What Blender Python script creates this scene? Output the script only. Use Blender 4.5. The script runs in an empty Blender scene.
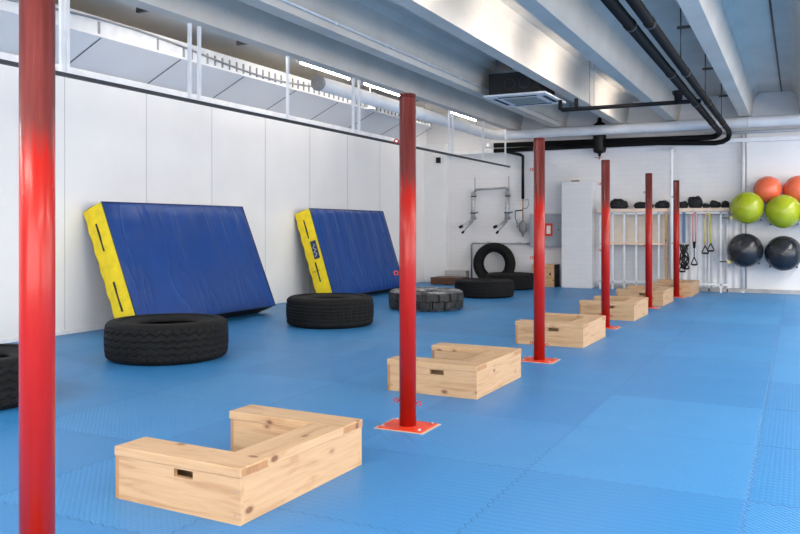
import bpy, bmesh, math, random
from mathutils import Vector, Matrix
random.seed(7)
PI = math.pi
scn = bpy.context.scene
C = scn.collection

# ------------------------------------------------------------------ camera, world, light, exposure
cam_d = bpy.data.cameras.new('camera')
cam_d.sensor_width = 36.0; cam_d.lens = 36.0
cam_d.shift_y = -0.05
cam_d.clip_start = 0.05
cam = bpy.data.objects.new('camera', cam_d); C.objects.link(cam)
cam.location = (0, 0, 1.30)
cam.rotation_euler = (PI/2, 0, math.atan(399/800))
scn.camera = cam

w = bpy.data.worlds.new('world'); scn.world = w; w.use_nodes = True
w.node_tree.nodes['Background'].inputs[0].default_value = (0.9, 0.95, 1, 1)
w.node_tree.nodes['Background'].inputs[1].default_value = 0.3

scn.view_settings.view_transform = 'Standard'
scn.view_settings.look = 'None'
scn.view_settings.gamma = 1.0
scn.view_settings.use_curve_mapping = False
scn.view_settings.exposure = 0.13

def area(name, loc, rot, sx, sy, power, col=(1, 0.94, 0.86)):
    d = bpy.data.lights.new(name, 'AREA'); d.shape = 'RECTANGLE'; d.size = sx; d.size_y = sy
    d.energy = power; d.color = col
    o = bpy.data.objects.new(name, d); C.objects.link(o); o.location = loc; o.rotation_euler = rot
    return o
# ceiling lights of the hall beyond the frame, to the right and behind the camera
for y in (0.5, 5.5, 10.5, 15.0):
    area('ceiling_light', (2.2, y, 3.4), (0, 0, 0), 0.5, 3.0, 150)
area('ceiling_light', (4.4, 8, 3.4), (0, 0, 0), 0.5, 10.0, 120)
area('ceiling_light', (-3.0, -0.8, 3.4), (0, 0, 0), 3.0, 0.6, 150)
area('ceiling_light', (-6.4, 0.6, 3.3), (0, 0, 0), 0.5, 3.0, 110)
# broad fill added behind the camera and at right, brightening walls and ceiling
area('fill_light', (-0.5, -2.3, 2.1), (math.radians(97), 0, math.radians(14)), 10.0, 2.4, 480, (1, 0.95, 0.9))
area('fill_light', (5.7, 7.5, 1.9), (0, math.radians(90), 0), 2.4, 15.0, 520, (1, 0.95, 0.9))

# ------------------------------------------------------------------ material helpers
def s2l(c):
    return tuple(((x/255)/12.92 if x/255 <= .04045 else ((x/255+.055)/1.055)**2.4) for x in c) + (1,)
class NT:
    def __init__(s, name, rough=.5, metal=0.0, col=(200, 200, 200), spec=None, coat=None):
        s.m = bpy.data.materials.new(name); s.m.use_nodes = True
        s.t = s.m.node_tree; s.n = s.t.nodes; s.l = s.t.links
        s.b = s.n['Principled BSDF']
        s.b.inputs['Base Color'].default_value = s2l(col)
        s.b.inputs['Roughness'].default_value = rough
        s.b.inputs['Metallic'].default_value = metal
        if spec is not None: s.b.inputs['Specular IOR Level'].default_value = spec
        if coat: s.b.inputs['Coat Weight'].default_value = coat; s.b.inputs['Coat Roughness'].default_value = .12
    def node(s, typ, **kw):
        n = s.n.new(typ)
        for k, v in kw.items():
            if k.startswith('i_'):
                key = k[2:]
                n.inputs[int(key) if key.isdigit() else key.replace('_', ' ')].default_value = v
            else: setattr(n, k, v)
        return n
    def link(s, a, b): s.l.new(a, b)
    def math(s, op, a, b=None, c=None):
        n = s.n.new('ShaderNodeMath'); n.operation = op
        for i, v in enumerate((a, b, c)):
            if v is None: continue
            if isinstance(v, (int, float)): n.inputs[i].default_value = v
            else: s.link(v, n.inputs[i])
        return n.outputs[0]
    def coord(s, kind='Object', scale=(1, 1, 1), rot=(0, 0, 0)):
        tc = s.n.new('ShaderNodeTexCoord'); mp = s.n.new('ShaderNodeMapping')
        mp.inputs['Scale'].default_value = scale; mp.inputs['Rotation'].default_value = rot
        s.link(tc.outputs[kind], mp.inputs[0]); return mp.outputs[0]
    def noise(s, vec, scale=5, detail=4, rough=.5, dist=0):
        n = s.node('ShaderNodeTexNoise'); n.inputs['Scale'].default_value = scale
        n.inputs['Detail'].default_value = detail; n.inputs['Roughness'].default_value = rough
        n.inputs['Distortion'].default_value = dist
        s.link(vec, n.inputs['Vector']); return n.outputs[0]
    def ramp(s, fac, stops):
        r = s.n.new('ShaderNodeValToRGB'); e = r.color_ramp.elements
        while len(e) < len(stops): e.new(.5)
        for i, (p, c) in enumerate(stops):
            e[i].position = p; e[i].color = c if len(c) == 4 else s2l(c)
        s.link(fac, r.inputs[0]); return r.outputs[0]
    def mix(s, fac, a, b, mode='MIX'):
        n = s.n.new('ShaderNodeMix'); n.data_type = 'RGBA'; n.blend_type = mode
        for i, v in ((0, fac), (6, a), (7, b)):
            if isinstance(v, (int, float)): n.inputs[i].default_value = v
            elif isinstance(v, tuple): n.inputs[i].default_value = v
            else: s.link(v, n.inputs[i])
        return n.outputs[2]
    def base(s, c): s.link(c, s.b.inputs['Base Color'])
    def bump(s, h, strength=.3, dist=.01, prev=None):
        n = s.n.new('ShaderNodeBump'); n.inputs['Strength'].default_value = strength
        n.inputs['Distance'].default_value = dist; s.link(h, n.inputs['Height'])
        if prev is not None: s.link(prev, n.inputs['Normal'])
        s.link(n.outputs[0], s.b.inputs['Normal']); return n.outputs[0]

M = {}
def simple(name, col, rough=.5, metal=0, spec=None, coat=None, var=.08, sc=6, bumpy=0):
    t = NT(name, rough, metal, col, spec, coat)
    v = t.coord()
    f = t.noise(v, sc, 5)
    a = tuple(max(0, x*(1-var)) for x in col); b = tuple(min(255, x*(1+var)) for x in col)
    t.base(t.ramp(f, [(.3, a), (.7, b)]))
    if bumpy: t.bump(t.noise(v, sc*14, 3), bumpy, .003)
    M[name] = t.m; return t
simple('wall_panel_white', (226, 227, 229), .42, var=.015, sc=1.2, bumpy=.05)
simple('metal_white', (226, 228, 232), .4, var=.03)
simple('duct_white', (222, 224, 228), .38, var=.03, sc=3)
simple('steel_grey', (150, 154, 160), .35, .6, var=.08)
simple('galvanised', (175, 178, 182), .4, .5, var=.12, sc=20)
simple('cabinet_grey', (150, 156, 164), .5, var=.04)
simple('black_pipe', (13, 13, 14), .7, spec=.2, var=.25, sc=10, bumpy=.3)
simple('black_plastic', (13, 13, 14), .5, spec=.3, var=.2)
simple('black_fabric', (20, 20, 22), .75, var=.3, sc=15, bumpy=.6)
simple('ac_black', (14, 15, 17), .6, var=.2)
simple('dark_metal', (60, 62, 66), .45, .5, var=.15)
simple('ball_coral', (236, 112, 78), .17, var=.03)
simple('ball_green', (164, 176, 34), .17, var=.03)
simple('ball_black', (40, 42, 48), .18, var=.08)
simple('yellow_cloth', (240, 212, 20), .6, var=.05, sc=9, bumpy=.35)
simple('navy_edge', (24, 44, 92), .4, var=.1)
simple('slit_navy', (20, 26, 48), .7, var=.1)
simple('band_blue', (70, 110, 150), .5, var=.1)
simple('band_pink', (226, 120, 120), .5, var=.1)
simple('band_yellow', (212, 208, 60), .5, var=.1)
simple('band_peach', (230, 170, 120), .5, var=.1)
simple('knob_wood', (214, 196, 110), .5, var=.1)
simple('copper', (176, 120, 70), .35, .8, var=.1)
simple('sign_red', (200, 50, 40), .5, var=.04)
simple('sign_white', (225, 225, 220), .5, var=.02)
simple('lid_grey', (128, 130, 132), .5, var=.08)
simple('grille_grey', (150, 152, 150), .7, var=.1, sc=60)
simple('cream_board', (232, 222, 208), .6, var=.03)
simple('plinth_grey', (176, 176, 178), .8, var=.06, bumpy=.3)
simple('strip_dark', (52, 55, 62), .5, .3, var=.1)
simple('seam_dark', (66, 70, 80), .6, var=.05)
simple('seam_light', (176, 178, 184), .6, var=.03)
simple('cable_grey', (150, 152, 156), .6, var=.1)

# painted concrete
t = NT('concrete_painted', .7, col=(205, 207, 212)); v = t.coord()
f1 = t.noise(v, 1.3, 6, .6); f2 = t.noise(v, 38, 3, .6)
c1 = t.ramp(f1, [(.3, (196, 189, 180)), (.7, (212, 205, 196))])
sp = t.node('ShaderNodeTexVoronoi'); sp.inputs['Scale'].default_value = 9; t.link(v, sp.inputs['Vector'])
spot = t.math('LESS_THAN', sp.outputs['Distance'], .07)
t.base(t.mix(t.math('MULTIPLY', spot, .55), c1, s2l((110, 112, 118))))
t.bump(f2, .25, .004); M['concrete'] = t.m

# painted brick
t = NT('brick_painted', .6, col=(222, 222, 224)); v = t.coord(rot=(PI/2, 0, 0))
br = t.node('ShaderNodeTexBrick'); br.inputs['Scale'].default_value = 1.0
br.inputs['Brick Width'].default_value = .30; br.inputs['Row Height'].default_value = .10
br.inputs['Mortar Size'].default_value = .006; br.inputs['Mortar Smooth'].default_value = .5
br.inputs['Color1'].default_value = s2l((225, 225, 227)); br.inputs['Color2'].default_value = s2l((222, 222, 225))
br.inputs['Mortar'].default_value = s2l((217, 217, 220))
t.link(v, br.inputs['Vector']); t.base(br.outputs['Color'])
inv = t.math('SUBTRACT', 1, br.outputs['Fac'])
t.bump(inv, .3, .003); M['brick'] = t.m

# blue puzzle mats
t = NT('puzzle_mat_blue', .42, col=(60, 135, 205), spec=.45)
tc = t.n.new('ShaderNodeTexCoord'); sep = t.n.new('ShaderNodeSeparateXYZ'); t.link(tc.outputs['Object'], sep.inputs[0])
X, Y = sep.outputs[0], sep.outputs[1]
T = 1.08
def saw(a, per, amp):  # triangle wave
    return t.math('MULTIPLY', t.math('SUBTRACT', t.math('PINGPONG', a, per), per/2), amp*2/per)
xo = t.math('ADD', X, saw(Y, .035, .011)); yo = t.math('ADD', Y, saw(X, .035, .011))
gx = t.math('DIVIDE', t.math('ADD', xo, .22), T); 
gy = t.math('ADD', t.math('DIVIDE', t.math('SUBTRACT', yo, 3.05), T), t.math('MULTIPLY', t.math('LESS_THAN', xo, -2.38), .47))
dx = t.math('ABSOLUTE', t.math('SUBTRACT', t.math('FRACT', t.math('ADD', gx, .5)), .5))
dy = t.math('ABSOLUTE', t.math('SUBTRACT', t.math('FRACT', t.math('ADD', gy, .5)), .5))
dm = t.math('MINIMUM', dx, dy)
seam = t.math('SUBTRACT', 1, t.math('SMOOTH_MIN', t.math('DIVIDE', dm, .0055), 1.0, .15))
cell = t.node('ShaderNodeCombineXYZ'); t.link(t.math('FLOOR', gx), cell.inputs[0]); t.link(t.math('FLOOR', gy), cell.inputs[1])
wn = t.node('ShaderNodeTexWhiteNoise'); t.link(cell.outputs[0], wn.inputs['Vector'])
rnd = wn.outputs['Value']
base = t.ramp(rnd, [(0, (46, 121, 180)), (.5, (51, 127, 186)), (1, (60, 136, 194))])
big = t.noise(tc.outputs['Object'], 1.7, 5, .6)
base = t.mix(t.math('MULTIPLY', t.math('SUBTRACT', big, .3), .35), base, s2l((52, 129, 189)))
# raised diamond bars: two alternating sets, turned with the tile
flip = t.math('GREATER_THAN', rnd, .5)
K = 2*PI/.05
a1 = t.math('ADD', X, Y); a2 = t.math('SUBTRACT', X, Y)
sA = t.math('SINE', t.math('MULTIPLY', a1, K*.7071)); sB = t.math('SINE', t.math('MULTIPLY', a2, K*.7071))
pat = t.math('POWER', t.math('ABSOLUTE', t.math('MULTIPLY', sA, sB)), .8)
# bars stretched with the tile's direction
sC = t.math('SINE', t.math('MULTIPLY', X, K)); sD = t.math('SINE', t.math('MULTIPLY', Y, K*.5))
pat2 = t.math('ABSOLUTE', t.math('MULTIPLY', sC, sD))
pm = t.math('ADD', t.math('MULTIPLY', pat, flip), t.math('MULTIPLY', pat2, t.math('MULTIPLY', t.math('SUBTRACT', 1, flip), .4)))
hgt = t.math('SUBTRACT', pm, t.math('MULTIPLY', seam, 1.5))
t.base(t.mix(t.math('MULTIPLY', seam, .6), base, s2l((28, 80, 138))))
t.link(t.math('ADD', .36, t.math('MULTIPLY', big, .14)), t.b.inputs['Roughness'])
t.bump(hgt, .6, .003); M['puzzle'] = t.m

# pine
def pine(name, axis, light=(200, 164, 124), dark=(174, 130, 90)):
    t = NT(name, .45, col=light)
    sc = [9, 9, 9]; sc[axis] = .9
    v = t.coord(scale=tuple(sc)); v1 = t.coord()
    oi = t.n.new('ShaderNodeObjectInfo')
    add = t.node('ShaderNodeVectorMath', operation='ADD'); t.link(v, add.inputs[0])
    mul = t.node('ShaderNodeVectorMath', operation='SCALE'); mul.inputs[0].default_value = (13, 29, 17)
    t.link(oi.outputs['Random'], mul.inputs['Scale']); t.link(mul.outputs[0], add.inputs[1])
    g = t.noise(add.outputs[0], 2.2, 5, .55, .8)
    sc2 = [60, 60, 60]; sc2[axis] = 3
    g2 = t.noise(t.coord(scale=tuple(sc2)), 1.5, 3, .5)
    col = t.ramp(g, [(.3, dark), (.46, light), (.6, tuple(min(255, x+8) for x in light)), (.74, tuple((a+b)/2 for a, b in zip(light, dark)))])
    col = t.mix(.25, col, t.ramp(g2, [(.35, dark), (.65, light)]))
    ks = [8, 8, 8]; ks[axis] = 4.5
    kv = t.node('ShaderNodeTexVoronoi'); kv.inputs['Scale'].default_value = 1.0
    add2 = t.node('ShaderNodeVectorMath', operation='ADD'); t.link(t.coord(scale=tuple(ks)), add2.inputs[0]); t.link(mul.outputs[0], add2.inputs[1])
    t.link(add2.outputs[0], kv.inputs['Vector'])
    kn = t.ramp(kv.outputs['Distance'], [(.0, (1, 1, 1, 1)), (.09, (1, 1, 1, 1)), (.13, (.3, .3, .3, 1)), (.20, (0, 0, 0, 1))])
    sepc = t.node('ShaderNodeSeparateColor'); t.link(kv.outputs['Color'], sepc.inputs[0])
    keep = t.math('GREATER_THAN', sepc.outputs[0], .25)
    col = t.mix(t.math('MULTIPLY', t.math('MULTIPLY', kn, keep), .8), col, s2l((104, 54, 28)))
    t.base(col); t.bump(g2, .12, .002); M[name] = t.m
pine('pine_x', 0); pine('pine_y', 1); pine('pine_z', 2)
pine('pine_end', 2, (180, 134, 90), (150, 102, 64))
pine('pine_pink', 0, (232, 208, 188), (222, 190, 165))
pine('brown_wood', 0, (104, 66, 44), (58, 36, 26))

# red posts: bright red paint below, worn maroon paint above
t = NT('post_paint', .3, col=(200, 30, 22), spec=.28, coat=.08); tc = t.n.new('ShaderNodeTexCoord')
sep = t.n.new('ShaderNodeSeparateXYZ'); t.link(tc.outputs['Object'], sep.inputs[0])
st = t.noise(t.coord(scale=(30, 30, 1.3)), 1.5, 5, .6)
zz = t.math('ADD', sep.outputs[2], t.math('MULTIPLY', t.math('SUBTRACT', st, .5), .5))
f = t.math('SMOOTH_MAX', t.math('MINIMUM', t.math('DIVIDE', t.math('SUBTRACT', zz, 1.53), .10), 1), 0, .02)
mar = t.ramp(st, [(.35, (92, 38, 35)), (.6, (112, 52, 49)), (.75, (146, 88, 82))])
red = t.ramp(st, [(.3, (156, 22, 14)), (.7, (170, 28, 18))])
t.base(t.mix(f, red, mar)); t.bump(st, .08, .002); M['post'] = t.m
simple('plate_red', (222, 62, 34), .35, var=.08, sc=12)
simple('plate_cut', (196, 172, 150), .7, var=.1)
simple('ring_red', (176, 44, 38), .4, var=.1)

# tyre rubber
t = NT('tyre_rubber', .75, col=(24, 24, 26), spec=.25); v = t.coord()
f = t.noise(v, 5, 6, .6)
t.base(t.ramp(f, [(.3, (11, 12, 13)), (.7, (21, 22, 23))])); t.bump(t.noise(v, 60, 3), .3, .003); M['tyre'] = t.m
t = NT('tyre_tread_worn', .6, col=(24, 24, 26)); v = t.coord()
f = t.noise(v, 7, 6, .65, 1.0); f3 = t.noise(t.coord(scale=(3, 3, 3)), 6, 4, .6)
t.base(t.ramp(f, [(.45, (22, 23, 24)), (.6, (48, 50, 52)), (.72, (128, 130, 132))])); M['tyre_worn'] = t.m
t = NT('tyre_pale_side', .45, col=(150, 152, 155)); v = t.coord(); f = t.noise(v, 9, 6, .65, .6)
t.base(t.ramp(f, [(.4, (32, 33, 35)), (.52, (110, 112, 116)), (.7, (190, 192, 196))])); M['tyre_pale'] = t.m

# vinyl of the crash mats
t = NT('vinyl_blue', .33, col=(24, 62, 128), spec=.3)
v = t.coord(); f = t.noise(v, 2, 4)
t.base(t.ramp(f, [(.3, (12, 56, 122)), (.7, (17, 64, 134))]))
n1 = t.noise(t.coord(scale=(1, 1.6, .45), rot=(math.radians(-28), 0, 0)), 1.5, 1, .3, .6)
n2 = t.noise(t.coord(scale=(1, 2.2, .5), rot=(math.radians(-40), 0, 0)), 1.6, 1, .4, .8)
n3 = t.noise(v, 1.2, 2, .4)
rid = t.math('POWER', t.math('SUBTRACT', 1, t.math('MULTIPLY', t.math('ABSOLUTE', t.math('SUBTRACT', n2, .5)), 2)), 7)
sum_ = t.math('ADD', t.math('MULTIPLY', n1, 1.2), t.math('MULTIPLY', rid, .32))
sum_ = t.math('ADD', sum_, t.math('MULTIPLY', n3, .8))
t.bump(sum_, .45, .05); M['vinyl'] = t.m

def emit(name, col, s):
    m = bpy.data.materials.new(name); m.use_nodes = True; b = m.node_tree.nodes['Principled BSDF']
    b.inputs['Base Color'].default_value = (1, 1, 1, 1)
    b.inputs['Emission Color'].default_value = s2l(col); b.inputs['Emission Strength'].default_value = s
    M[name] = m
emit('tube_glow', (255, 244, 228), 60)

# ------------------------------------------------------------------ mesh helpers
class MB:
    def __init__(s): s.b = bmesh.new()
    def box(s, x0, x1, y0, y1, z0, z1, bev=0, seg=2):
        r = bmesh.ops.create_cube(s.b, size=1)
        vs = r['verts']
        for v in vs:
            v.co = Vector(((x0+x1)/2+v.co.x*(x1-x0), (y0+y1)/2+v.co.y*(y1-y0), (z0+z1)/2+v.co.z*(z1-z0)))
        if bev:
            es = list({e for v in vs for e in v.link_edges})
            bmesh.ops.bevel(s.b, geom=es, offset=bev, segments=seg, affect='EDGES', profile=.7)
        return s
    def prism(s, pts, y0, y1):  # polygon in XZ, extruded along Y
        a = [s.b.verts.new((x, y0, z)) for x, z in pts]; c = [s.b.verts.new((x, y1, z)) for x, z in pts]
        n = len(pts); s.b.faces.new(a); s.b.faces.new(c[::-1])
        for i in range(n): s.b.faces.new((a[i], c[i], c[(i+1) % n], a[(i+1) % n]))
        return s
    def tube(s, pts, r, seg=12, cap=True):
        pts = [Vector(p) for p in pts]; rings = []
        up = None
        for i, p in enumerate(pts):
            if i == 0: d = pts[1]-p
            elif i == len(pts)-1: d = p-pts[-2]
            else: d = (pts[i+1]-p).normalized()+(p-pts[i-1]).normalized()
            d.normalize()
            if up is None:
                up = Vector((0, 0, 1)) if abs(d.z) < .9 else Vector((1, 0, 0))
            a = d.cross(up); a.normalize(); b2 = a.cross(d).normalized(); up = b2
            rr = r[i] if isinstance(r, (list, tuple)) else r
            k = 1
            if 0 < i < len(pts)-1:
                c_ = (pts[i+1]-p).normalized().dot((p-pts[i-1]).normalized()); k = 1
            rings.append([s.b.verts.new(p+(a*math.cos(2*PI*j/seg)+b2*math.sin(2*PI*j/seg))*rr*k) for j in range(seg)])
        for i in range(len(rings)-1):
            for j in range(seg):
                f = s.b.faces.new((rings[i][j], rings[i][(j+1) % seg], rings[i+1][(j+1) % seg], rings[i+1][j])); f.smooth = True
        if cap:
            s.b.faces.new(rings[0]); s.b.faces.new(rings[-1][::-1])
        return s
    def lathe(s, prof, seg=32, M4=None, closed=False, smooth=True):
        rings = []
        for r, z in prof:
            if r < 1e-6: rings.append([s.b.verts.new((0, 0, z))])
            else: rings.append([s.b.verts.new((r*math.cos(2*PI*j/seg), r*math.sin(2*PI*j/seg), z)) for j in range(seg)])
        n = len(rings)
        for i in range(n if closed else n-1):
            A, B = rings[i], rings[(i+1) % n]
            for j in range(seg):
                k = (j+1) % seg
                if len(A) == 1 and len(B) == 1: continue
                if len(A) == 1: f = s.b.faces.new((A[0], B[j], B[k]))
                elif len(B) == 1: f = s.b.faces.new((A[j], A[k], B[0]))
                else: f = s.b.faces.new((A[j], A[k], B[k], B[j]))
                f.smooth = smooth
        if M4 is not None:
            for R in rings:
                for v in R: v.co = M4 @ v.co
        return s
    def torus(s, c, R, r, axis='y', seg=24, sub=8):
        pr = [(R+r*math.cos(2*PI*i/sub), r*math.sin(2*PI*i/sub)) for i in range(sub)]
        rot = {'y': Matrix.Rotation(PI/2, 4, 'X'), 'x': Matrix.Rotation(PI/2, 4, 'Y'), 'z': Matrix()}[axis]
        return s.lathe(pr, seg, Matrix.Translation(c) @ rot, closed=True)
    def build(s, name, mat, parent=None, loc=None):
        bmesh.ops.recalc_face_normals(s.b, faces=s.b.faces)
        me = bpy.data.meshes.new(name); s.b.to_mesh(me); s.b.free()
        me.materials.append(M[mat] if isinstance(mat, str) else mat)
        o = bpy.data.objects.new(name, me); C.objects.link(o)
        if parent is not None: o.parent = parent
        if loc: o.location = loc
        return o
def split(b, name, mat, parent):
    # every separate piece of the mesh becomes a part of its own
    bm = b.b; bm.verts.ensure_lookup_table(); seen = set(); out = []
    for v0 in bm.verts:
        if v0 in seen: continue
        st = [v0]; seen.add(v0); isl = []
        while st:
            v = st.pop(); isl.append(v)
            for e in v.link_edges:
                q = e.other_vert(v)
                if q not in seen: seen.add(q); st.append(q)
        n = MB(); mp = {v: n.b.verts.new(v.co) for v in isl}
        for f in {f for v in isl for f in v.link_faces}:
            g = n.b.faces.new([mp[v] for v in f.verts]); g.smooth = f.smooth
        out.append(n.build(name, mat, parent))
    bm.free()
    return out
def tag(o, label, cat, group=None, kind=None):
    o['label'] = label; o['category'] = cat
    if group: o['group'] = group
    if kind: o['kind'] = kind
    return o
def thing(name, label, cat, loc=(0, 0, 0), rot=(0, 0, 0), group=None):
    o = bpy.data.objects.new(name, None); C.objects.link(o); o.empty_display_size = .1
    o.location = loc; o.rotation_euler = rot
    return tag(o, label, cat, group)
def struct(o): o['kind'] = 'structure'; return o
def dup(root, loc, label, rot=None, dz=None):
    def cp(o, p):
        c = o.copy(); C.objects.link(c); c.parent = p
        for ch in list(o.children): cp(ch, c)
        return c
    r = cp(root, None); r.location = loc; r['label'] = label
    if rot is not None: r.rotation_euler = rot
    return r

# ------------------------------------------------------------------ setting
XL, YB, ZS = -7.95, 17.35, 3.95
XR, YF = 6.0, -3.0
struct(MB().box(XL-.2, XR+.2, YF-.2, YB+.2, -.12, 0).build('floor', 'puzzle'))
wl = struct(MB().box(XL-.15, XL, YF, YB+.15, 0, 3.24).build('wall_left', 'wall_panel_white'))
# sandwich-panel joints of the left wall
jb = MB()
for k in range(-6, 9):
    y = 6.85+1.355*k
    jb.box(XL-.001, XL+.0025, y-.004, y+.004, .06, 3.14)
split(jb, 'panel_joint', 'seam_light', wl)
MB().box(XL-.002, XL+.05, YF, 17.2, 3.16, 3.24, .006).build('top_profile', 'metal_white', wl)
struct(MB().box(XL, XL+.02, YF, 17.2, 0, .055, .004).build('baseboard_left', 'metal_white'))
wb = struct(MB().box(XL-.15, XR+.15, YB, YB+.15, 0, ZS).build('wall_back', 'brick'))
struct(MB().box(XR, XR+.15, YF, YB, 0, ZS).build('wall_right', 'wall_panel_white'))
struct(MB().box(XL-.15, XR+.15, YF-.15, YF, 0, ZS).build('wall_front', 'wall_panel_white'))
# slanted panels over the left wall and the slotted fascia above them
sl = struct(MB().prism([(XL, 3.24), (-7.34, 3.53), (-7.34, 3.58), (XL-.15, 3.24+.04)], YF, 16.2).build('trim_1', 'wall_panel_white'))
jb = MB()
for k in range(-5, 8):
    y = 6.85+1.355*k
    for a, bb in ((-.008, .008),):
        jb.prism([(XL+.02, 3.2465), (-7.345, 3.5245), (-7.345, 3.521), (XL+.02, 3.243)], y+a, y+bb)
split(jb, 'panel_joint', 'seam_dark', sl)
fa = struct(MB().box(-7.36, -7.33, YF, 16.2, 3.53, 3.76, .004).build('trim_2', 'metal_white'))
jb = MB()
for k in range(90):
    y = 2+.16*k
    if y < 8.1 and k % 6: continue
    jb.box(-7.333, -7.318, y-.014, y+.014, 3.56, 3.70)
jb.build('clip', 'cable_grey', fa)['kind'] = 'stuff'
# upper wall behind the fascia
struct(MB().box(XL-.15, XL, YF, YB, 3.24, ZS).build('trim_3', 'wall_panel_white'))
# white pilaster strip in the back left corner, brick chimney column, shallow step right of the rack
struct(MB().box(XL, -7.38, 17.22, YB, 0, 3.25, .004).build('trim_4', 'wall_panel_white'))
struct(MB().box(-4.57, -3.92, 16.95, YB, 0, 2.27, .006).build('trim_5', 'brick'))
struct(MB().box(-.93, XR, 17.29, YB, 0, 3.2).build('trim_6', 'wall_panel_white'))
struct(MB().box(-3.85, XR, 17.2, 17.30, 0, .075, .004).build('baseboard_back', 'plinth_grey'))
struct(MB().box(-7.38, XR, 17.18, YB, 2.98, 3.06, .004).build('trim_7', 'metal_white'))
# ceiling slab with its double-tee stems
ce = struct(MB().box(XL-.15, XR+.15, YF, YB+.15, ZS, ZS+.2).build('ceiling', 'concrete'))
for xs in (-5.80, -4.77, -3.47, -2.42, -1.04, .02, 1.36, 2.42, 3.76, 4.82):
    MB().prism([(xs, 3.45), (xs+.19, 3.45), (xs+.26, ZS-.08), (xs+.34, ZS), (xs-.15, ZS), (xs-.07, ZS-.08)],
               YF, YB).build('ceiling_beam', 'concrete', ce)
jb = MB()
for x in (-6.32, -3.94+.35-.45, -.31, 3.3): jb.box(x-.008, x+.008, YF, YB, ZS-.006, ZS+.01)
split(jb, 'slab_joint', 'seam_dark', ce)

# ------------------------------------------------------------------ lamps in the ceiling bays
def lamp(x, y, z, label, L=1.5):
    o = thing('fluorescent_lamp', label, 'lamp', (x, y, z), group='fluorescent lamps between the beams')
    MB().box(-.05, .05, -L/2, L/2, .03, .08, .008).build('housing', 'metal_white', o)
    MB().tube([(0, -L/2+.03, 0), (0, L/2-.03, 0)], .016, 10).build('tube', 'tube_glow', o)
    b = MB()
    for s in (-1, 1): b.box(-.02, .02, s*(L/2-.02)-.012, s*(L/2-.02)+.012, -.02, .035)
    split(b, 'lamp_holder', 'metal_white', o)
    MB().box(-.012, .012, -.012, .012, .078, ZS-z).build('mounting', 'metal_white', o)
    return o
lamp(-6.46, 10.4, 3.68, 'lit fluorescent tube above the capped end of the white duct')
lamp(-6.46, 12.3, 3.68, 'lit fluorescent tube beside the middle of the white duct on the left')
lamp(-6.46, 16.0, 3.68, 'lit fluorescent tube in the far left corner of the ceiling')
lamp(-6.30, 4.4, 3.70, 'added unseen fluorescent tube behind the left beam, nearest the camera')  # this tube and the next are added to brighten the upper left wall
lamp(-6.30, 7.75, 3.70, 'added unseen fluorescent tube behind the left beam before the duct end')
lamp(-2.60, 11.3, 3.70, 'lit fluorescent tube behind the beam right of the ceiling cassette')
lamp(-2.60, 9.0, 3.70, 'lit fluorescent tube in the bright bay, second from the near end')
lamp(-2.60, 15.0, 3.70, 'lit fluorescent tube over the white duct near the filter vessel')
lamp(-2.60, 6.5, 3.70, 'lit fluorescent tube in the bright bay above the picture edge')

# ------------------------------------------------------------------ curtain rail hung from the beam
rl = thing('curtain_rail', 'long dark grey rail hung on white rods in front of the left wall', 'rail', (-5.76, 8, 2.63))
MB().box(-.02, .02, -9.5, 9.0, -.012, .022, .004).build('rail_bar', 'strip_dark', rl)
MB().box(-.018, .018, -9.5, 8.98, .020, .030).build('rail_lip', 'metal_white', rl)
for y in (3.35, 3.5, 4.93, 4.99, 6.57, 6.72, 8.38, 10.03, 10.2, 13.57, 13.76, 15.33, 16.72):
    r = .016 if y > 4.9 else .02
    MB().box(-r, r, y-8-r, y-8+r, .02, .82).build('hanger_rod', 'metal_white', rl)
# ------------------------------------------------------------------ white duct
def arc(c, r, a0, a1, n, plane='xy'):
    out = []
    for i in range(n+1):
        a = a0+(a1-a0)*i/n
        out.append((c[0]+r*math.cos(a), c[1]+r*math.sin(a), c[2]))
    return out
dz = 3.335
du = thing('air_duct', 'round white duct along the left beam and across the back wall', 'duct', (-6.08, 9.6, dz))
pts = [(0, 0, 0), (0, 6.95, 0)]+[(.35-.35*math.cos(a), 6.95+.35*math.sin(a), 0) for a in [PI/2*i/8 for i in range(1, 9)]]+[(9, 7.3, 0), (11.5, 7.3, 0)]
MB().tube(pts, .104, 24).build('duct_pipe', 'duct_white', du)
m4 = Matrix.Translation((0, -.012, 0)) @ Matrix.Rotation(PI/2, 4, 'X')
MB().lathe([(0, .012), (.098, .012), (.11, .006), (.11, -.03), (.104, -.03)], 24, m4).build('end_cap', 'lid_grey', du)
b = MB()
for y in (1.6, 3.4, 5.2): b.torus((0, y, 0), .106, .007, 'y')
for x in (1.4, 3.3, 5.2, 7.1): b.torus((x, 7.3, 0), .106, .007, 'x')
split(b, 'clamp_ring', 'duct_white', du)
for y in (1.0, 3.6, 6.2): MB().tube([(0, y, .1), (0, y, ZS-dz)], .006, 6).build('hanger_rod', 'steel_grey', du)

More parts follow.
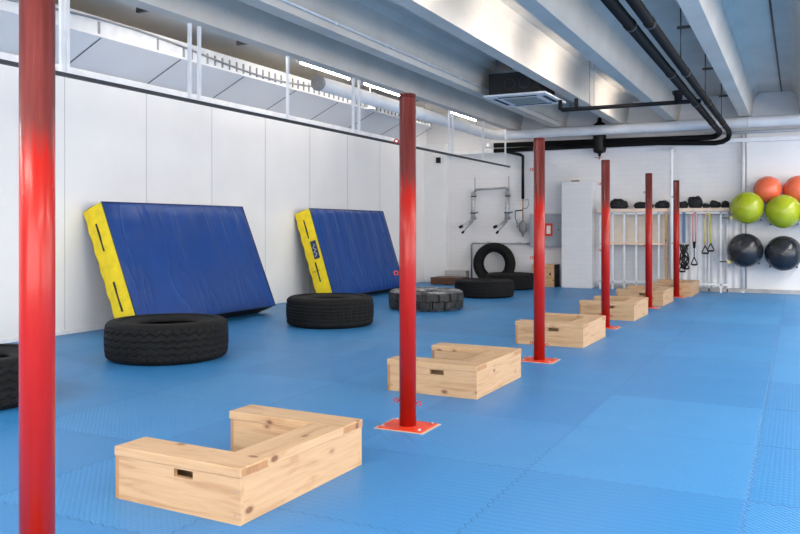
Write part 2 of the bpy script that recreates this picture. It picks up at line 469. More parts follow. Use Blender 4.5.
# ------------------------------------------------------------------ black pipes
bp = thing('black_pipe', 'insulated black pipe pair along the ceiling turning left along the back wall', 'pipe', (0, 0, 0))
z0 = 3.165
p1 = [(-1.395, YF+.1, z0), (-1.395, 16.85, z0), (-1.43, 16.98, z0-.03), (-1.5, 17.06, z0-.06), (-1.6, 17.09, z0-.07), (-6.15, 17.09, 3.14)]
MB().tube(p1, .055, 14).build('left_pipe', 'black_pipe', bp)
p2 = [(-1.22, YF+.1, z0), (-1.22, 16.75, z0), (-1.225, 16.98, z0-.04), (-1.26, 17.05, z0-.12), (-1.36, 17.08, z0-.17), (-1.5, 17.09, z0-.19), (-2.6, 17.09, 3.03), (-6.15, 17.09, 3.02)]
MB().tube(p2, .05, 14).build('right_pipe', 'black_pipe', bp)
b = MB()
for y in [2.3+2.6*k for k in range(6)]:
    for x, r_ in ((-1.395, .060), (-1.22, .055)): b.tube([(x, y, z0), (x, y+.1, z0)], r_, 14)
split(b, 'sleeve', 'black_plastic', bp)
for y, w_ in ((4.3, 'nearest'), (7.0, 'second nearest'), (9.7, 'third'), (12.4, 'fourth'), (15.1, 'farthest')):
    h = thing('pipe_hanger', w_+' bar and rod holding the black pipe pair under the slab', 'hanger', (-1.2, y, z0), group='hangers of the black pipes')
    MB().box(-.06, .12, -.02, .02, .42, .45).build('hanger_bar', 'dark_metal', h)
    MB().tube([(-.02, 0, .05), (-.02, 0, ZS-z0)], .008, 6).build('hanger_rod', 'dark_metal', h)
# condensate pipe with tees
cp = thing('condensate_pipe', 'thin black pipe crossing under the beams from the cassette to the pipes', 'pipe', (0, 12.6, 3.17))
MB().tube([(-3.42, 0, .16), (-3.42, 0, .03), (-3.38, 0, 0), (-3.3, 0, 0), (-1.45, 0, .0), (-1.3, 0, .0)], .032, 12).build('pipe_run', 'black_plastic', cp)
MB().tube([(-3.16, 0, 0), (-3.16, 0, .17)], .03, 12).build('tee', 'black_plastic', cp)
MB().lathe([(0, -.02), (.05, -.02), (.06, .09), (.085, .13), (.09, .17), (0, .17)], 16, Matrix.Translation((-1.62, 0, 0))).build('tee', 'black_plastic', cp)
for x in (-2.95, -2.88): MB().tube([(x, 0, 0), (x, 0, ZS-3.17)], .005, 6).build('hanger_rod', 'steel_grey', cp)
# filter vessel
fv = thing('filter_vessel', 'black cylindrical vessel standing out behind the white duct by the back wall', 'vessel', (-3.80, 17.14, 2.86))
MB().lathe([(0, -.06), (.03, -.05), (.035, 0), (.12, .03), (.135, .07), (.135, .58), (.12, .63), (.05, .68), (.04, .76), (0, .78)], 24).build('vessel_body', 'black_plastic', fv)
MB().tube([(-.1, 0, -.08), (.05, 0, -.08)], .008, 8).build('drain_tap', 'copper', fv)
MB().tube([(0, 0, -.05), (0, 0, -.12)], .012, 8).build('drain_pipe', 'sign_red', fv)
# conduits on beams
cd = thing('cable_conduit', 'thin white conduit along the beam left of the cassette', 'conduit', (-4.53, 0, 3.53))
MB().tube([(0, YF+.1, 0), (0, 16.6, 0)], .014, 8).build('conduit_pipe', 'metal_white', cd)
b = MB()
for k in range(12): b.tube([(0, 1.2*k+1.5, 0), (0, 1.2*k+1.56, 0)], .02, 8)
split(b, 'coupling', 'metal_white', cd)
tag(MB().tube([(-.3, 5.0, 3.90), (-.3, 16.9, 3.90)], .012, 6).build('ceiling_cable', 'black_plastic'), 'black cable along the slab joint at the upper right', 'cable')
cc = MB().tube([(-7.30, y, 3.66+.07*math.sin(y*1.1)-.0*y) for y in [2+.25*k for k in range(56)]], .014, 6).build('wall_cable', 'cable_grey')
tag(cc, 'grey cable sagging along the slotted strip above the left wall', 'cable')
for k, y in enumerate((5.15, 6.75, 8.55, 11.33, 13.9)):
    o = tag(MB().box(-6.7, -5.95, y, y+.045, 3.72, 3.78, .004).build('steel_bracket', 'dark_metal'), ('nearest', 'second nearest', 'third', 'second farthest', 'farthest')[k]+' dark steel bracket between left beam and upper wall', 'bracket', 'brackets above the left wall')
    MB().tube([(-6.3, y+.02, 3.78), (-6.3, y+.02, ZS)], .01, 6).build('bracket_rod', 'dark_metal', o)
# pipe at the wall top on the right side
tag(MB().tube([(-1.7, 17.17, 3.17), (5.8, 17.17, 3.17)], .03, 10).build('wall_pipe', 'metal_white'), 'thin white pipe along the back wall under the duct at the right', 'pipe')

# ------------------------------------------------------------------ ceiling cassette
ac = thing('ceiling_cassette', 'black ceiling air conditioner with square white grille panel between two beams', 'air conditioner', (-3.93, 12.4, 3.32))
MB().box(-.47, .36, -.44, .44, .03, .40, .02).build('cassette_body', 'ac_black', ac)
b = MB()
b.box(-.50, .50, -.60, .60, .012, .04, .008)
b.build('panel', 'metal_white', ac)
MB().box(-.27, .27, -.30, .30, .002, .014, .003).build('intake_grille', 'grille_grey', ac)
for (a0, a1, c0, c1) in ((-.31, .31, -.45, -.39), (-.31, .31, .39, .45), (-.43, -.37, -.34, .34), (.37, .43, -.34, .34)):
    MB().box(a0, a1, c0, c1, .006, .014).build('air_slot', 'slit_navy', ac)
b = MB()
for x in (-.12, .12): b.torus((x, -.445, .22), .085, .01, 'y')
split(b, 'knockout_ring', 'dark_metal', ac)
for sx in (-1, 1):
    for sy in (-1, 1): MB().tube([(sx*.36, sy*.36, .37), (sx*.36, sy*.36, ZS-3.32)], .006, 6).build('hanger_rod', 'steel_grey', ac)

# small ceiling fittings near the far left
def cone_fit(name, x, y, z, label, cat, ztop=ZS):
    o = thing(name, label, cat, (x, y, z))
    MB().lathe([(0, 0), (.09, 0), (.10, .012), (.05, .05), (.04, .09), (0, .09)], 20).build('shade', 'metal_white', o)
    MB().tube([(0, 0, .08), (0, 0, ztop-z)], .012, 8).build('stem', 'metal_white', o)
cone_fit('ceiling_sounder', -6.02, 16.4, 3.02, 'small white cone-shaped sounder below the far end of the duct', 'sounder', 3.23)
cone_fit('motion_sensor', -6.75, 12.35, 3.36, 'small white sensor under the ceiling beside the duct', 'sensor')
o = thing('junction_box', 'small grey junction box on the upper strip at the far end of the slanted panels', 'box', (-7.215, 15.9, 3.57))
MB().box(-.1, .1, -.06, .06, 0, .1, .01).build('housing', 'galvanised', o)
MB().box(-.112, -.1, -.03, .03, .02, .08).build('mounting_plate', 'steel_grey', o)
tag(MB().box(-7.62, -7.52, 17.16, 17.22, 2.80, 2.93, .008).build('alarm_box', 'black_plastic'), 'small black box high on the white pilaster in the left corner', 'alarm')

# ------------------------------------------------------------------ posts
def post_mesh(rings):
    pass
po = thing('red_post', 'nearest red steel post, at the left picture edge, worn maroon above', 'post', (-2.215, 1.80, 0), group='red steel posts in a row')
MB().tube([(0, 0, 0.01), (0, 0, 2.165)], .0545, 40).build('tube', 'post', po)
MB().lathe([(0, 2.168), (.049, 2.168), (.0545, 2.16), (.0545, 2.14), (0, 2.14)], 40).build('top_cap', 'post', po)
MB().box(-.175, .175, -.145, .145, 0, .003).build('cutout_rim', 'plate_cut', po)
MB().box(-.155, .155, -.128, .128, .002, .010, .002).build('base_plate', 'plate_red', po)
bb = MB()
for sx in (-1, 1):
    for sy in (-1, 1): bb.lathe([(0, .02), (.010, .02), (.011, .009), (0, .009)], 6, Matrix.Translation((sx*.13, sy*.1, 0)))
split(bb, 'bolt', 'galvanised', po)
def eye(z, s):
    ang = math.radians(-26.5) if s > 0 else math.radians(180-26.5-20)
    d = Vector((math.cos(ang)*1, math.sin(ang), 0)) if s > 0 else Vector((-math.cos(math.radians(26.5)), -math.sin(math.radians(26.5)), 0))
    if s > 0: d = Vector((math.cos(math.radians(26.5)), math.sin(math.radians(26.5)), 0))
    c = d*(.0545+.020)+Vector((0, 0, z))
    m4 = Matrix.Translation(c) @ Matrix.Rotation(math.atan2(d.y, d.x), 4, 'Z') @ Matrix.Rotation(PI/2, 4, 'X')
    b = MB(); b.lathe([(.0135+.004*math.cos(2*PI*i/8), .004*math.sin(2*PI*i/8)) for i in range(8)], 18, m4, closed=True)
    b.tube([d*.05+Vector((0, 0, z)), d*.066+Vector((0, 0, z))], .006, 8)
    b.build('eye_bolt', 'ring_red', po)
for z, s in ((1.86, -1), (1.0, -1), (.17, -1), (.15, 1)): eye(z, s)
for loc, lab in (((-2.283, 4.69, 0), 'second red steel post, tall in the middle, beside the second step box'),
                 ((-2.265, 7.58, 0), 'third red steel post, between the second and third wooden step boxes'),
                 ((-2.24, 10.45, 0), 'fourth red steel post, right in front of the fourth step box'),
                 ((-2.17, 13.35, 0), 'fifth red steel post, the second from the far end of the row'),
                 ((-2.04, 15.60, 0), 'farthest red steel post, before the rack with the hanging bands')):
    dup(po, loc, lab)
po.rotation_euler = (0, 0, math.radians(-55))

# ------------------------------------------------------------------ wooden step boxes
W_, D_, Hh, tt = .763, 1.022, .25, .045
def step_box():
    o = thing('step_box', 'nearest C-shaped pine step box, on the blue mats beside the near post', 'step box', (-2.935, 2.825, 0), group='pine step boxes in a row')
    hb = Hh-tt; aw = .195; pt = .025
    # front panel with a real hand hole
    hx0, hx1, hz0, hz1 = .375, .49, hb-.045, hb-.008
    b = MB()
    b.box(pt, hx0, 0, pt, 0, hb); b.box(hx1, W_-.0, 0, pt, 0, hb); b.box(hx0, hx1, 0, pt, 0, hz0); b.box(hx0, hx1, 0, pt, hz1, hb)
    b.build('front_panel', 'pine_x', o)
    MB().box(0, W_, D_-pt, D_, 0, hb, .002).build('back_panel', 'pine_x', o)
    MB().box(W_-pt, W_, pt, D_-pt, 0, hb, .002).build('side_panel', 'pine_y', o)
    MB().box(0, pt, 0, aw-.01, 0, hb, .002).build('end_board', 'pine_end', o)
    MB().box(0, pt, D_-aw+.01, D_-pt, 0, hb, .002).build('end_board', 'pine_end', o)
    MB().box(pt, W_-aw, aw-pt-.005, aw-.005, 0, hb, .001).build('inner_panel', 'pine_x', o)
    MB().box(pt, W_-aw, D_-aw+.005, D_-aw+pt+.005, 0, hb, .001).build('inner_panel', 'pine_x', o)
    MB().box(W_-aw+.005, W_-aw+pt+.005, aw-.005, D_-aw+.005, 0, hb, .001).build('inner_panel', 'pine_y', o)
    e = .004
    MB().box(-e, W_+e, -e, aw, hb, Hh, .007, 3).build('top_board', 'pine_x', o)
    MB().box(-e, W_+e, D_-aw, D_+e, hb, Hh, .007, 3).build('top_board', 'pine_x', o)
    MB().box(W_-aw, W_+e, aw, D_-aw, hb, Hh, .007, 3).build('top_board', 'pine_y', o)
    # end grain of the two cross boards on the right face
    b = MB()
    for y0, y1 in ((.0, aw-.004), (D_-aw+.004, D_)): b.box(W_+e-.001, W_+e+.0006, y0+.004, y1-.004, hb+.006, Hh-.007)
    split(b, 'end_grain', 'pine_end', o)
    b = MB()
    for z in (.04, .14):
        for x in (W_-.03, ): b.lathe([(0, .0012), (.004, .0012), (.0045, 0)], 10, Matrix.Translation((x, 0, z)) @ Matrix.Rotation(PI/2, 4, 'X'))
    split(b, 'screw', 'steel_grey', o)
    return o
sb = step_box(); sb.rotation_euler = (0, 0, math.radians(-1.8))
boxrot = iter((-1.0, -1.0, -1.2, -1.2, -1.2))
for loc, lab in (((-2.935, 5.66, 0), 'second C-shaped pine step box, behind the second red post'),
                 ((-2.835, 8.575, 0), 'third C-shaped pine step box, behind the third red post'),
                 ((-2.80, 11.34, 0), 'fourth C-shaped pine step box, behind the fourth red post'),
                 ((-2.76, 13.72, 0), 'fifth C-shaped pine step box, crossed by the fifth red post'),
                 ((-2.555, 15.80, 0), 'farthest C-shaped pine step box, before the hanging bands')):
    dup(sb, loc, lab, (0, 0, math.radians(next(boxrot))))

# ------------------------------------------------------------------ tyres
def tyre(R, h, loc, label, tread_mat='tyre', side_mat='tyre', pattern='zig', rot=(0, 0, 0), hole=.47, shift=0.0, off=True):
    o = thing('truck_tyre', label, 'tyre', loc, rot, group='black tyres by the left wall')
    N = 288; rows = 30; hh = h/2; ht = hh*.80; tr = .03
    b = MB(); grid = []
    for i in range(rows+1):
        f = i/rows*2-1; z = f*ht
        ring = []
        crown = -.012*f*f
        for j in range(N):
            th = 2*PI*j/N; r = R+crown
            if pattern == 'zig':
                g = 0
                tri = abs(((j*36/N+.0) % 1)*2-1)-.5
                for c in (-.62, -.2, .2, .62):
                    if abs(f-(c+tri*.16)) < .05: g = .010
                if abs(f) > .80 and (j*48//N*1) % 1 == 0 and (j % 6) < 1: g = .010
            elif pattern == 'rib':
                g = 0
                for c in (-.7, -.42, -.14, .14, .42, .7):
                    if abs(f-c) < .035: g = .009
                if (j % 8) == int((abs(f)*3) % 8): g = max(g, .006)
            else:
                g = 0
                q = (j+(8 if f > 0 else 0)) % 16
                if q < 4: g = .026
                for c in (-.02,):
                    if abs(f-(c+.06*math.sin(th*24))) < .05: g = .024
            if i in (0, rows): g = max(g, .004)
            ring.append(b.b.verts.new(((r-g)*math.cos(th), (r-g)*math.sin(th), z+hh)))
        grid.append(ring)
    for i in range(rows):
        for j in range(N):
            k = (j+1) % N
            b.b.faces.new((grid[i][j], grid[i][k], grid[i+1][k], grid[i+1][j]))
    b.build('tread', tread_mat, o)
    rb = R*hole
    def side(s):
        pr = [(R-.013, s*ht), (R-.028, s*(ht+.45*(hh-ht))), (R-.055, s*(ht+.85*(hh-ht))), (R-.09, s*hh*.985), (R-.14, s*hh), (R-.142, s*(hh-.006)), (R-.155, s*(hh-.006)), (R-.157, s*hh*.995), (R*.78-.02, s*hh*.975), (R*.70, s*hh*.93), ((R*.70+rb)/2, s*hh*.87),
              (rb+.012, s*hh*.80), (rb, s*hh*.74), (rb+.004, s*hh*.66), (R*.66, s*hh*.72), (R*.78, s*hh*.80), (R-.07, s*hh*.74), (R-.05, s*hh*.45)]
        m = MB().lathe(pr, 96, Matrix.Translation((0, 0, hh)))
        return m.build('sidewall', side_mat, o)
    side(1); side(-1)
    MB().lathe([(R-.05, -hh*.46), (R-.045, 0), (R-.05, hh*.46)], 96, Matrix.Translation((0, 0, hh))).build('inner_liner', 'tyre', o)
    return o
tyre(.56, .36, (-5.54, 3.92, 0), 'black tyre lying at the left picture edge behind the near post')
tyre(.600, .385, (-5.66, 6.13, 0), 'large black tyre lying in front of the first blue mat', pattern='zig', rot=(0, 0, .3))
tyre(.585, .385, (-5.60, 9.14, 0), 'black tyre lying between the first and second blue mats', pattern='rib')
tyre(.598, .305, (-5.32, 11.6, 0), 'tyre with worn pale block tread lying behind the second post', 'tyre_worn', 'tyre_pale', 'block')
tyre(.556, .32, (-5.28, 14.13, 0), 'low black tyre lying before the tyre that stands upright', pattern='zig', rot=(0, 0, .1))
tyre(.53, .33, (-5.44, 16.15, 0), 'black tyre lying by the back wall under the upright tyre', pattern='rib')
o = tyre(.475, .27, (-5.93, 17.0, .475), 'tyre standing upright against the back wall under the grey pipe', rot=(math.radians(90), 0, 0), hole=.56, pattern='rib')
o.location = (-6.16, 17.22, .476); o.rotation_euler = (math.radians(90), 0, math.radians(6))

# ------------------------------------------------------------------ crash mats leaning on the wall
def crash_mat(y0, L, h, tk, label, patch=False, tilt=17.0):
    th = math.radians(tilt)
    # root at back-bottom edge, rotated about Y so the top meets the wall
    xb = XL+.012+h*math.sin(th)
    o = thing('crash_mat', label, 'mat', (xb, y0, .0), (0, -th, 0), group='crash mats leaning on the left wall')
    # local: x = thickness (0..tk towards the room), y = length, z = height
    ny, nz = 70, 40
    b = MB(); rnd = random.Random(3 if patch else 5)
    ph = [rnd.uniform(0, 6.28) for _ in range(8)]
    G = []
    for i in range(nz+1):
        row = []
        for j in range(ny+1):
            u, v = j/ny, i/nz
            e = min(u, 1-u)*L; e2 = min(v, 1-v)*h
            puff = .022*(1-math.exp(-e/.05))*(1-math.exp(-e2/.05))
            wr = 0
            # creases fanning from the top edge and the near edge
            wr += .007*math.sin(26*u*L/2.8*2+7*(1-v)+ph[0]+2.2*math.sin(3*v+ph[1]))*math.exp(-(1-v)*2.4)
            wr += .006*math.sin(34*v-6*u+ph[2])*math.exp(-u*5.5)
            wr += .004*math.sin(30*v+8*u+ph[3])*math.exp(-(1-u)*7)
            wr *= (1-math.exp(-e/.03))*(1-math.exp(-e2/.03))
            row.append(b.b.verts.new((tk-.018+puff+wr, u*L, v*h)))
        G.append(row)
    for i in range(nz):
        for j in range(ny):
            f = b.b.faces.new((G[i][j], G[i][j+1], G[i+1][j+1], G[i+1][j])); f.smooth = True
    b.build('front_cover', 'vinyl', o)
    # top band
    b = MB(); G = []
    for i in range(9):
        row = []
        for j in range(ny+1):
            u = j/ny; t_ = i/8
            row.append(b.b.verts.new((t_*(tk-.018), u*L, h+.010*math.sin(PI*t_)+.003*math.sin(u*60+t_*5))))
        G.append(row)
    for i in range(8):
        for j in range(ny):
            f = b.b.faces.new((G[i][j], G[i][j+1], G[i+1][j+1], G[i+1][j])); f.smooth = True
    b.build('top_cover', 'vinyl', o)
    # near end band (yellow) and far end band
    for yy, s, nm in ((0, -1, 'near_end'), (L, 1, 'far_end')):
        b = MB(); G = []
        for i in range(41):
            row = []
            for j in range(9):
                t_ = j/8; v = i/40
                edge = .008*math.sin(v*38+ph[4])*(1-t_)
                row.append(b.b.verts.new((t_*(tk-.018)+edge, yy+s*(.018*math.sin(PI*t_)+.004*math.sin(v*30)*math.sin(PI*t_)), v*h)))
            G.append(row)
        for i in range(40):
            for j in range(8):
                f = b.b.faces.new((G[i][j], G[i][j+1], G[i+1][j+1], G[i+1][j])); f.smooth = True
        b.build('end_cover', 'yellow_cloth', o)
    MB().box(-.004, tk-.03, .01, L-.01, .0, .02).build('underside', 'black_fabric', o)
    MB().box(-.006, .012, .006, L-.006, .0, h-.004).build('back_cover', 'black_fabric', o)
    # navy piping along the near vertical edge and the top edge
    MB().tube([(tk-.012, .0, .0), (tk-.012, .0, h), (tk-.012, L, h), (tk-.012, L, .0), (tk-.012, 0, 0)], .009, 8).build('piping', 'navy_edge', o)
    segs = ((.22, .58), (.98, 1.36)) if not patch else ((.16, .50), (.93, 1.28))
    for a, c in segs:
        MB().box(.44*tk, .44*tk+.026, -.024, -.010, h-c, h-a, .004).build('handle_strap', 'slit_navy', o)
    if patch:
        q = MB().box(.50*tk, .50*tk+.11, -.026, -.012, h-.88, h-.56, .004).build('logo_patch', 'navy_edge', o)
        b = MB()
        pts = [(.50*tk+.055+.03*math.sin(k*1.9), -.027, h-.62-.024*k) for k in range(10)]
        b.tube(pts, .005, 6); b.build('logo_mark', 'sign_white', q)
        b = MB(); b.tube([(.16*tk+.018*k, -.018, h-1.08+.012*((k % 2)*2-1)) for k in range(9)], .004, 5)
        b.build('handwriting', 'slit_navy', o)
    return o
crash_mat(7.12, 2.76, 1.60, .35, 'blue crash mat with yellow end leaning on the wall, nearest the camera', tilt=22.5)
crash_mat(11.76, 2.74, 1.60, .34, 'farther blue crash mat, yellow end with a small dark logo patch', patch=True, tilt=18.0)

# ------------------------------------------------------------------ back wall things, left
fr = thing('wall_bar_frame', 'grey tubular bar frame with two foam-gripped arms on the back wall', 'exercise frame', (0, 17.33, 0))
xl, xr = -6.70, -5.88
MB().tube([(xl, -.06, 2.02), (xl, -.06, 2.10), (xl+.05, -.06, 2.16), (xr-.05, -.06, 2.19), (xr, -.06, 2.13), (xr, -.06, 2.05)], .028, 10).build('top_bar', 'steel_grey', fr)
for x in (xl, xr):
    MB().tube([(x-.02, -.06, 2.10), (x+.0, -.16, 1.46)], .05, 12).build('upright', 'galvanised', fr)
    MB().tube([(x, -.02, 2.45 if 1 else 0), (x, -.02, 2.1)], .01, 8).build('wall_rod', 'steel_grey', fr)
    a = MB().tube([(x, -.16, 1.46), (x-.10, -.34, 1.36), (x-.14, -.50, 1.31)], .028, 10).build('arm', 'galvanised', fr)
    MB().tube([(x-.135, -.47, 1.32), (x-.155, -.55, 1.295)], .034, 10).build('grip', 'black_plastic', a)
    a = MB().tube([(x, -.16, 1.42), (x-.09, -.32, 1.27), (x-.12, -.44, 1.19)], .02, 10).build('arm', 'galvanised', fr)
    MB().tube([(x-.115, -.42, 1.20), (x-.128, -.48, 1.165)], .026, 10).build('grip', 'black_plastic', a)
    for z in (2.0, 1.62): MB().torus((x-.01, -.06-.1*(2.1-z)/.64, z), .052, .012, 'z').build('clamp', 'black_plastic', fr)
    MB().tube([(x+.02, -.15, 1.60), (x+.14, -.18, 1.64)], .012, 8).build('locking_pin', 'black_plastic', fr)
    b = MB()
    for z in (2.02, 1.5): b.box(x-.03, x+.03, -.06, 0, z-.03, z+.03)
    split(b, 'wall_bracket', 'steel_grey', fr)
# supply pipe with valve and grey flask
sp_ = thing('supply_pipe', 'black pipe dropping down the back wall to a grey valve bottle', 'pipe', (-5.53, 17.25, 0))
MB().tube([(-.42, -.16, 3.03), (-.3, -.10, 2.98), (-.06, 0, 2.92), (0, 0, 2.88), (0, 0, 1.93)], .035, 12).build('drop_pipe', 'black_plastic', sp_)
MB().tube([(0, 0, 1.93), (0, 0, 1.40)], .014, 8).build('copper_pipe', 'copper', sp_)
MB().lathe([(0, 1.08), (.015, 1.08), (.03, 1.14), (.09, 1.22), (.095, 1.36), (.05, 1.42), (.02, 1.46), (0, 1.46)], 20).build('bottle', 'lid_grey', sp_)
b = MB(); b.torus((-.07, -.04, 1.32), .06, .008, 'y'); b.build('hose', 'steel_grey', sp_)
MB().tube([(.0, -.02, 1.70), (.1, -.03, 1.72), (.15, -.03, 1.80), (.13, -.03, 1.92), (.06, -.03, 1.9)], .01, 8).build('hose_loop', 'steel_grey', sp_)
MB().tube([(-.17, -.02, 1.66), (.0, -.02, 1.68)], .013, 8).build('lever', 'black_plastic', sp_)
MB().tube([(-.17, -.02, 1.66), (-.17, -.02, 1.5), (-.10, -.02, 1.30)], .01, 8).build('lever_rod', 'dark_metal', sp_)
# grey heating pipe low
hp = thing('heating_pipe', 'thin grey pipe running low along the back wall behind the upright tyre', 'pipe', (0, 17.3, 0))
MB().tube([(-6.78, 0, .02), (-6.78, 0, .88), (-6.75, 0, .92), (-6.7, 0, .925), (-5.36, 0, .925)], .02, 10).build('pipe_run', 'steel_grey', hp)
b = MB()
for x in (-6.35, -5.62): b.tube([(x, 0, .925), (x, .04, .925)], .03, 8); b.tube([(x-.05, 0, .95), (x+.05, 0, .95)], .014, 8)
split(b, 'pipe_clip', 'galvanised', hp)
# electric cabinet and red framed sign
cb = thing('electric_cabinet', 'flat grey metal wall cabinet between the third post and the column', 'cabinet', (-5.36, 17.2, .86))
MB().box(0, .74, 0, .148, 0, .73, .006).build('body', 'cabinet_grey', cb)
dr = MB().box(.015, .725, -.012, .0, .015, .715, .004).build('door', 'cabinet_grey', cb)
MB().tube([(.66, -.012, .38), (.66, -.03, .38)], .014, 10).build('lock', 'dark_metal', dr)
sg = thing('cabinet_sign', 'small sign with thick red frame and white middle on the grey cabinet', 'sign', (-5.005, 17.17, 1.10))
b = MB(); b.box(0, .17, 0, .016, 0, .05); b.box(0, .17, 0, .016, .23, .28); b.box(0, .04, 0, .016, .05, .23); b.box(.13, .17, 0, .016, .05, .23)
b.build('frame', 'sign_red', sg); MB().box(.04, .13, .004, .014, .05, .23).build('sheet', 'sign_white', sg)
# pine crate at the wall
cr = thing('pine_crate', 'upright pine crate with black side, low by the back wall behind the third post', 'crate', (-5.24, 16.98, 0))
MB().box(0, .50, 0, .022, 0, .46, .002).build('front_panel', 'pine_x', cr)
MB().box(0, .50, .0, .3, .46, .485, .003).build('top_board', 'pine_x', cr)
MB().box(.50, .54, -.005, .3, 0, .485, .003).build('side_panel', 'black_plastic', cr)
MB().box(0, .022, .022, .3, 0, .46, .002).build('side_panel', 'pine_z', cr)
MB().box(.39, .43, -.003, .001, .25, .30).build('hand_hole', 'slit_navy', cr)
# brown low platform and grey plinth
pl = thing('wooden_pallet', 'low dark brown wooden pallet in the far left corner', 'pallet', (-7.46, 16.5, 0))
for k in range(5): MB().box(0, .72, k*.11, k*.11+.1, .135, .165, .003).build('slat', 'brown_wood', pl)
MB().box(0, .72, .01, .03, .02, .135, .003).build('front_board', 'brown_wood', pl)
for x in (0, .32, .64): MB().box(x, x+.08, .03, .54, 0, .135, .003).build('runner', 'brown_wood', pl)
struct(MB().box(-7.38, -6.85, 17.12, YB, 0, .29, .004).build('trim_8', 'plinth_grey'))
tag(MB().box(-4.38, -4.22, 17.0, 17.12, 2.27, 2.30, .01).build('small_tray', 'brown_wood'), 'small brown tray lying on top of the white brick column', 'tray')

# ------------------------------------------------------------------ rack with shelf
rk = thing('storage_rack', 'white metal rack with a pale wooden shelf along the back wall', 'rack', (0, 16.95, 0))
for x in (-3.75, -3.49, -3.25, -3.01, -2.78, -2.56, -1.85, -1.38):
    MB().box(x-.018, x+.018, .0, .035, .0, 1.60, .003).build('upright', 'metal_white', rk)
MB().box(-3.77, -1.24, .0, .035, 1.56, 1.605, .003).build('top_rail', 'metal_white', rk)
MB().box(-3.77, -1.24, .0, .035, .14, .18, .003).build('bottom_rail', 'metal_white', rk)
MB().box(-3.8, -1.22, -.03, .32, 1.61, 1.68, .004).build('shelf_board', 'pine_pink', rk)
MB().box(-3.75, -2.42, -.02, .30, .93, .98, .003).build('lower_shelf', 'pine_pink', rk)
MB().box(-3.75, -2.45, .29, .31, .98, 1.56).build('back_panel', 'cream_board', rk)
MB().box(-2.44, -2.38, -.02, .05, 0, 1.61, .003).build('wooden_upright', 'pine_z', rk)
for x in (-1.62, -1.28): MB().box(x-.018, x+.018, .25, .285, 0, 1.60, .003).build('upright', 'metal_white', rk)
# corrugated white sheet behind the right half of the rack
b = MB(); G0 = []
for z in (.08, 1.55):
    G0.append([b.b.verts.new((-2.36+k*.02, 17.27+.016*math.sin(k*.9), z)) for k in range(68)])
for k in range(67): f = b.b.faces.new((G0[0][k], G0[0][k+1], G0[1][k+1], G0[1][k])); f.smooth = True
sh = b.build('corrugated_sheet', 'metal_white'); tag(sh, 'corrugated white sheet on the wall behind the hanging bands', 'panel')
for x, lab, zt in ((-2.30, 'white vertical pipe between rack and farthest post, floor to ceiling', 3.12), (-.99, 'white vertical pipe left of the exercise balls, floor to ceiling', 3.12)):
    o = thing('vertical_pipe', lab, 'pipe', (x, 16.87 if x < -2 else 17.24, 0))
    MB().tube([(0, 0, 0), (0, 0, zt)] if x > -2 else [(0, 0, 0), (0, 0, 2.78), (0, .06, 2.86), (0, .2, 2.9), (0, .47, 2.9)], .034, 14).build('pipe_run', 'metal_white', o)
    MB().lathe([(.034, .03), (.05, .03), (.05, 0), (.034, 0)], 14).build('collar', 'metal_white', o)
    if x > -2:
        MB().box(-.05, .05, .02, .105, 2.6, 2.64).build('pipe_clip', 'metal_white', o)

def sandbag(x, w, h, label, seed, y=17.02):
    o = thing('sandbag', label, 'bag', (x, y, 1.68), (0, 0, random.uniform(-.15, .15)), group='black bags on the rack shelf')
    b = MB(); r = bmesh.ops.create_uvsphere(b.b, u_segments=32, v_segments=18, radius=1)
    rnd = random.Random(seed); p = [rnd.uniform(0, 6.28) for _ in range(4)]
    for v in r['verts']:
        c = v.co.copy(); n = 1+.06*math.sin(4*c.x+p[0])+.05*math.sin(5*c.y+p[1]+3*c.z)+.03*math.sin(11*c.x+7*c.z+p[2])
        sx = math.copysign(abs(c.x)**.8, c.x); sz = math.copysign(abs(c.z)**.7, c.z)
        v.co = Vector((sx*w/2*n, c.y*.13*n, max(0, (sz+.8)/1.8)*h*n*(1-.12*c.x*math.sin(p[3]))))
    for f in b.b.faces: f.smooth = True
    b.build('bag_body', 'black_fabric', o)
    MB().tube([(-w*.22, -.1, h*.75), (-w*.14, -.13, h*.93), (0, -.135, h*.85), (w*.14, -.13, h*.93), (w*.22, -.1, h*.75)], .011, 8).build('handle', 'black_plastic', o)
    return o
for i, (x, w, h, lab) in enumerate((
        (-3.37, .38, .20, 'black sandbag at the left end of the shelf, right of the fourth post'),
        (-2.87, .40, .13, 'low black bag half hidden behind the fifth post'),
        (-2.50, .32, .15, 'rounded black bag on the shelf between fifth and farthest posts'),
        (-2.10, .20, .13, 'small black bag on the shelf touching the farthest post on its right'),
        (-1.86, .27, .23, 'tallest black bag on the shelf, a high round heap'),
        (-1.66, .13, .09, 'flattest black bag, just right of the tallest one'),
        (-1.49, .20, .14, 'black bag on the shelf second from the green ball'),
        (-1.30, .16, .13, 'black bag at the right shelf end beside the green ball'))):
    sandbag(x, w, h, lab, i+11)

# hanging bands
yb = 16.88
def hook(o, x):
    MB().tube([(x, .02, 1.64), (x, -.01, 1.66), (x, -.03, 1.62), (x, -.02, 1.575), (x, .0, 1.56)], .007, 6).build('hook', 'metal_white', o)
def tri_handle(o, x, y, z, s=.055, rz=0.0):
    q = MB().tube([(x, y, z), (x-s, y, z-.13), (x-s*.98, y, z-.15), (x+s*.98, y, z-.15), (x+s, y, z-.13), (x, y, z)], .011, 8).build('handle', 'black_plastic', o)
    MB().tube([(x-s*.8, y, z-.15), (x+s*.8, y, z-.15)], .018, 8).build('grip', 'black_fabric', q)
o = thing('suspension_trainer', 'blue straps ending in a black bundle, nearest the farthest post', 'exercise strap', (0, yb, 0))
hook(o, -2.06)
for dx_ in (-.02, .0, .02): MB().box(-2.06+dx_-.009, -2.06+dx_+.009, -.03, -.024, .98, 1.60).build('strap', 'band_blue', o)
rr = random.Random(4)
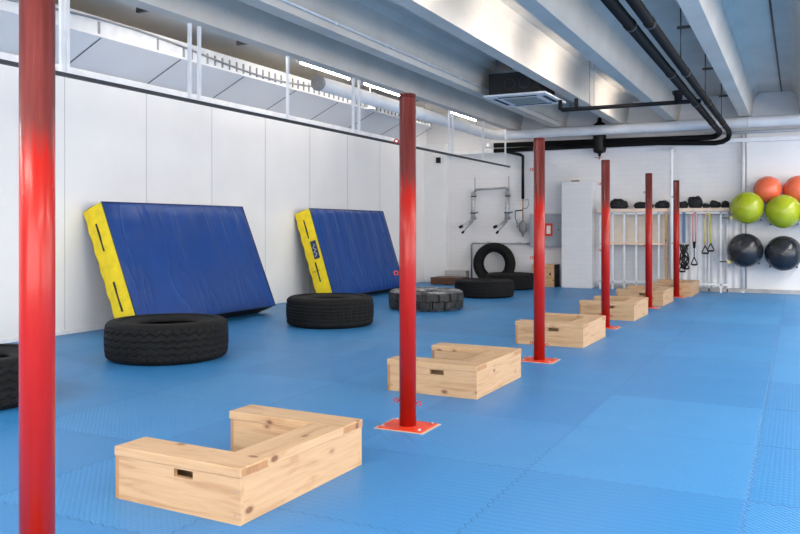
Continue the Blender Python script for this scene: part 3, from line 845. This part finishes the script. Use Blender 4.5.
for k in range(7):
    x = -2.06+rr.uniform(-.05, .06); z = .95; pts = []
    for q in range(6): pts.append((x+rr.uniform(-.05, .07), -.04+rr.uniform(-.02, .02), z-.095*q))
    MB().tube(pts, .016, 6).build('strap_end', 'black_fabric', o)
tri_handle(o, -2.02, -.06, .62, .06); tri_handle(o, -2.09, -.05, .56, .055)
o = thing('resistance_band', 'single pink exercise band hanging with one black handle', 'exercise band', (0, yb, 0), group='exercise bands hanging from the shelf')
hook(o, -1.865)
for dx_ in (-.025, .025): MB().tube([(-1.865, -.02, 1.58), (-1.865+dx_, -.025, 1.54), (-1.865+dx_, -.025, 1.0)], .011, 8).build('band', 'band_pink', o)
MB().tube([(-1.865, -.025, 1.01), (-1.865, -.025, .88)], [.034, .022], 10).build('sleeve', 'black_plastic', o)
MB().tube([(-1.865, -.025, .88), (-1.865, -.025, .68)], .008, 8).build('strap_end', 'black_plastic', o)
tri_handle(o, -1.865, -.025, .70, .055)
o = thing('resistance_band', 'yellow exercise band pair hanging with two black handles', 'exercise band', (0, yb, 0), group='exercise bands hanging from the shelf')
hook(o, -1.61)
MB().tube([(-1.61, -.02, 1.58), (-1.655, -.025, 1.52), (-1.66, -.025, .92)], .015, 8).build('band', 'band_peach', o)
MB().tube([(-1.66, -.04, 1.5), (-1.672, -.04, .98)], .008, 8).build('band', 'band_yellow', o)
MB().tube([(-1.61, -.02, 1.58), (-1.575, -.025, 1.52), (-1.565, -.025, .95)], .016, 8).build('band', 'band_yellow', o)
tri_handle(o, -1.66, -.03, .93, .06); tri_handle(o, -1.555, -.06, .98, .06)

# ------------------------------------------------------------------ exercise balls on wall arms
def ball(x, y, z, R, mat, label):
    o = thing('exercise_ball', label, 'ball', (x, y, z), (.5, .35, .2), group='exercise balls on the wall arms')
    seg = 48; n = 90; pr = []
    for i in range(n+1):
        a = PI*i/n; g = 0
        if .62 < i/n < .86 or .14 < i/n < .38:
            g = .0035 if i % 3 == 0 else 0
        pr.append(((R-g)*math.sin(a) if 0 < i < n else 0, -(R-g)*math.cos(a)))
    MB().lathe(pr, seg).build('ball_skin', mat, o)
    MB().lathe([(0, R+.002), (.012, R+.001), (.016, R-.004)], 16).build('valve_plug', 'sign_white' if mat != 'ball_black' else 'dark_metal', o)
    return o
ball(-.935, 16.85, .85, .328, 'ball_black', 'black exercise ball in the lower row, beside the rack')
ball(-.262, 16.85, .80, .332, 'ball_black', 'black exercise ball in the lower row, below the right green ball')
ball(-.89, 16.72, 1.672, .306, 'ball_green', 'lime green exercise ball on the left, at the shelf end')
ball(-.262, 16.72, 1.595, .316, 'ball_green', 'lime green exercise ball under the two coral balls')
ball(-.538, 17.02, 2.02, .262, 'ball_coral', 'coral exercise ball resting in the gap between both green balls')
ball(-.005, 17.02, 2.02, .262, 'ball_coral', 'coral exercise ball cut by the right picture edge')
ball(.375, 16.72, 1.56, .316, 'ball_black', 'black exercise ball of the upper row, sliver at the right picture edge')
br_ = thing('ball_rack', 'dark metal arms on the back wall carrying the exercise balls, two wooden knobs at left', 'rack', (0, 17.29, 0))
def arm(x, z, y0, knob=True):
    a = MB().tube([(x, 0, z), (x, y0-17.29, z)], .014, 8).build('arm', 'dark_metal', br_)
    MB().box(x-.03, x+.03, -.008, 0, z-.05, z+.05).build('wall_plate', 'metal_white', a)
    if knob:
        MB().tube([(x, y0-17.29, z), (x, y0-17.33, z)], .036, 14).build('knob', 'knob_wood', a)
        MB().tube([(x-.17, y0-17.26, z), (x, y0-17.26, z)], .010, 8).build('side_rod', 'dark_metal', a)
arm(-1.215, .625, 16.72)
arm(-1.165, 1.475, 16.72)
for x, z in ((-.70, .59), (-.50, .535), (-.03, .535), (-.66, 1.435), (-.49, 1.35), (-.02, 1.355), (.13, 1.325), (.62, 1.325)):
    arm(x, z, 16.85, False)
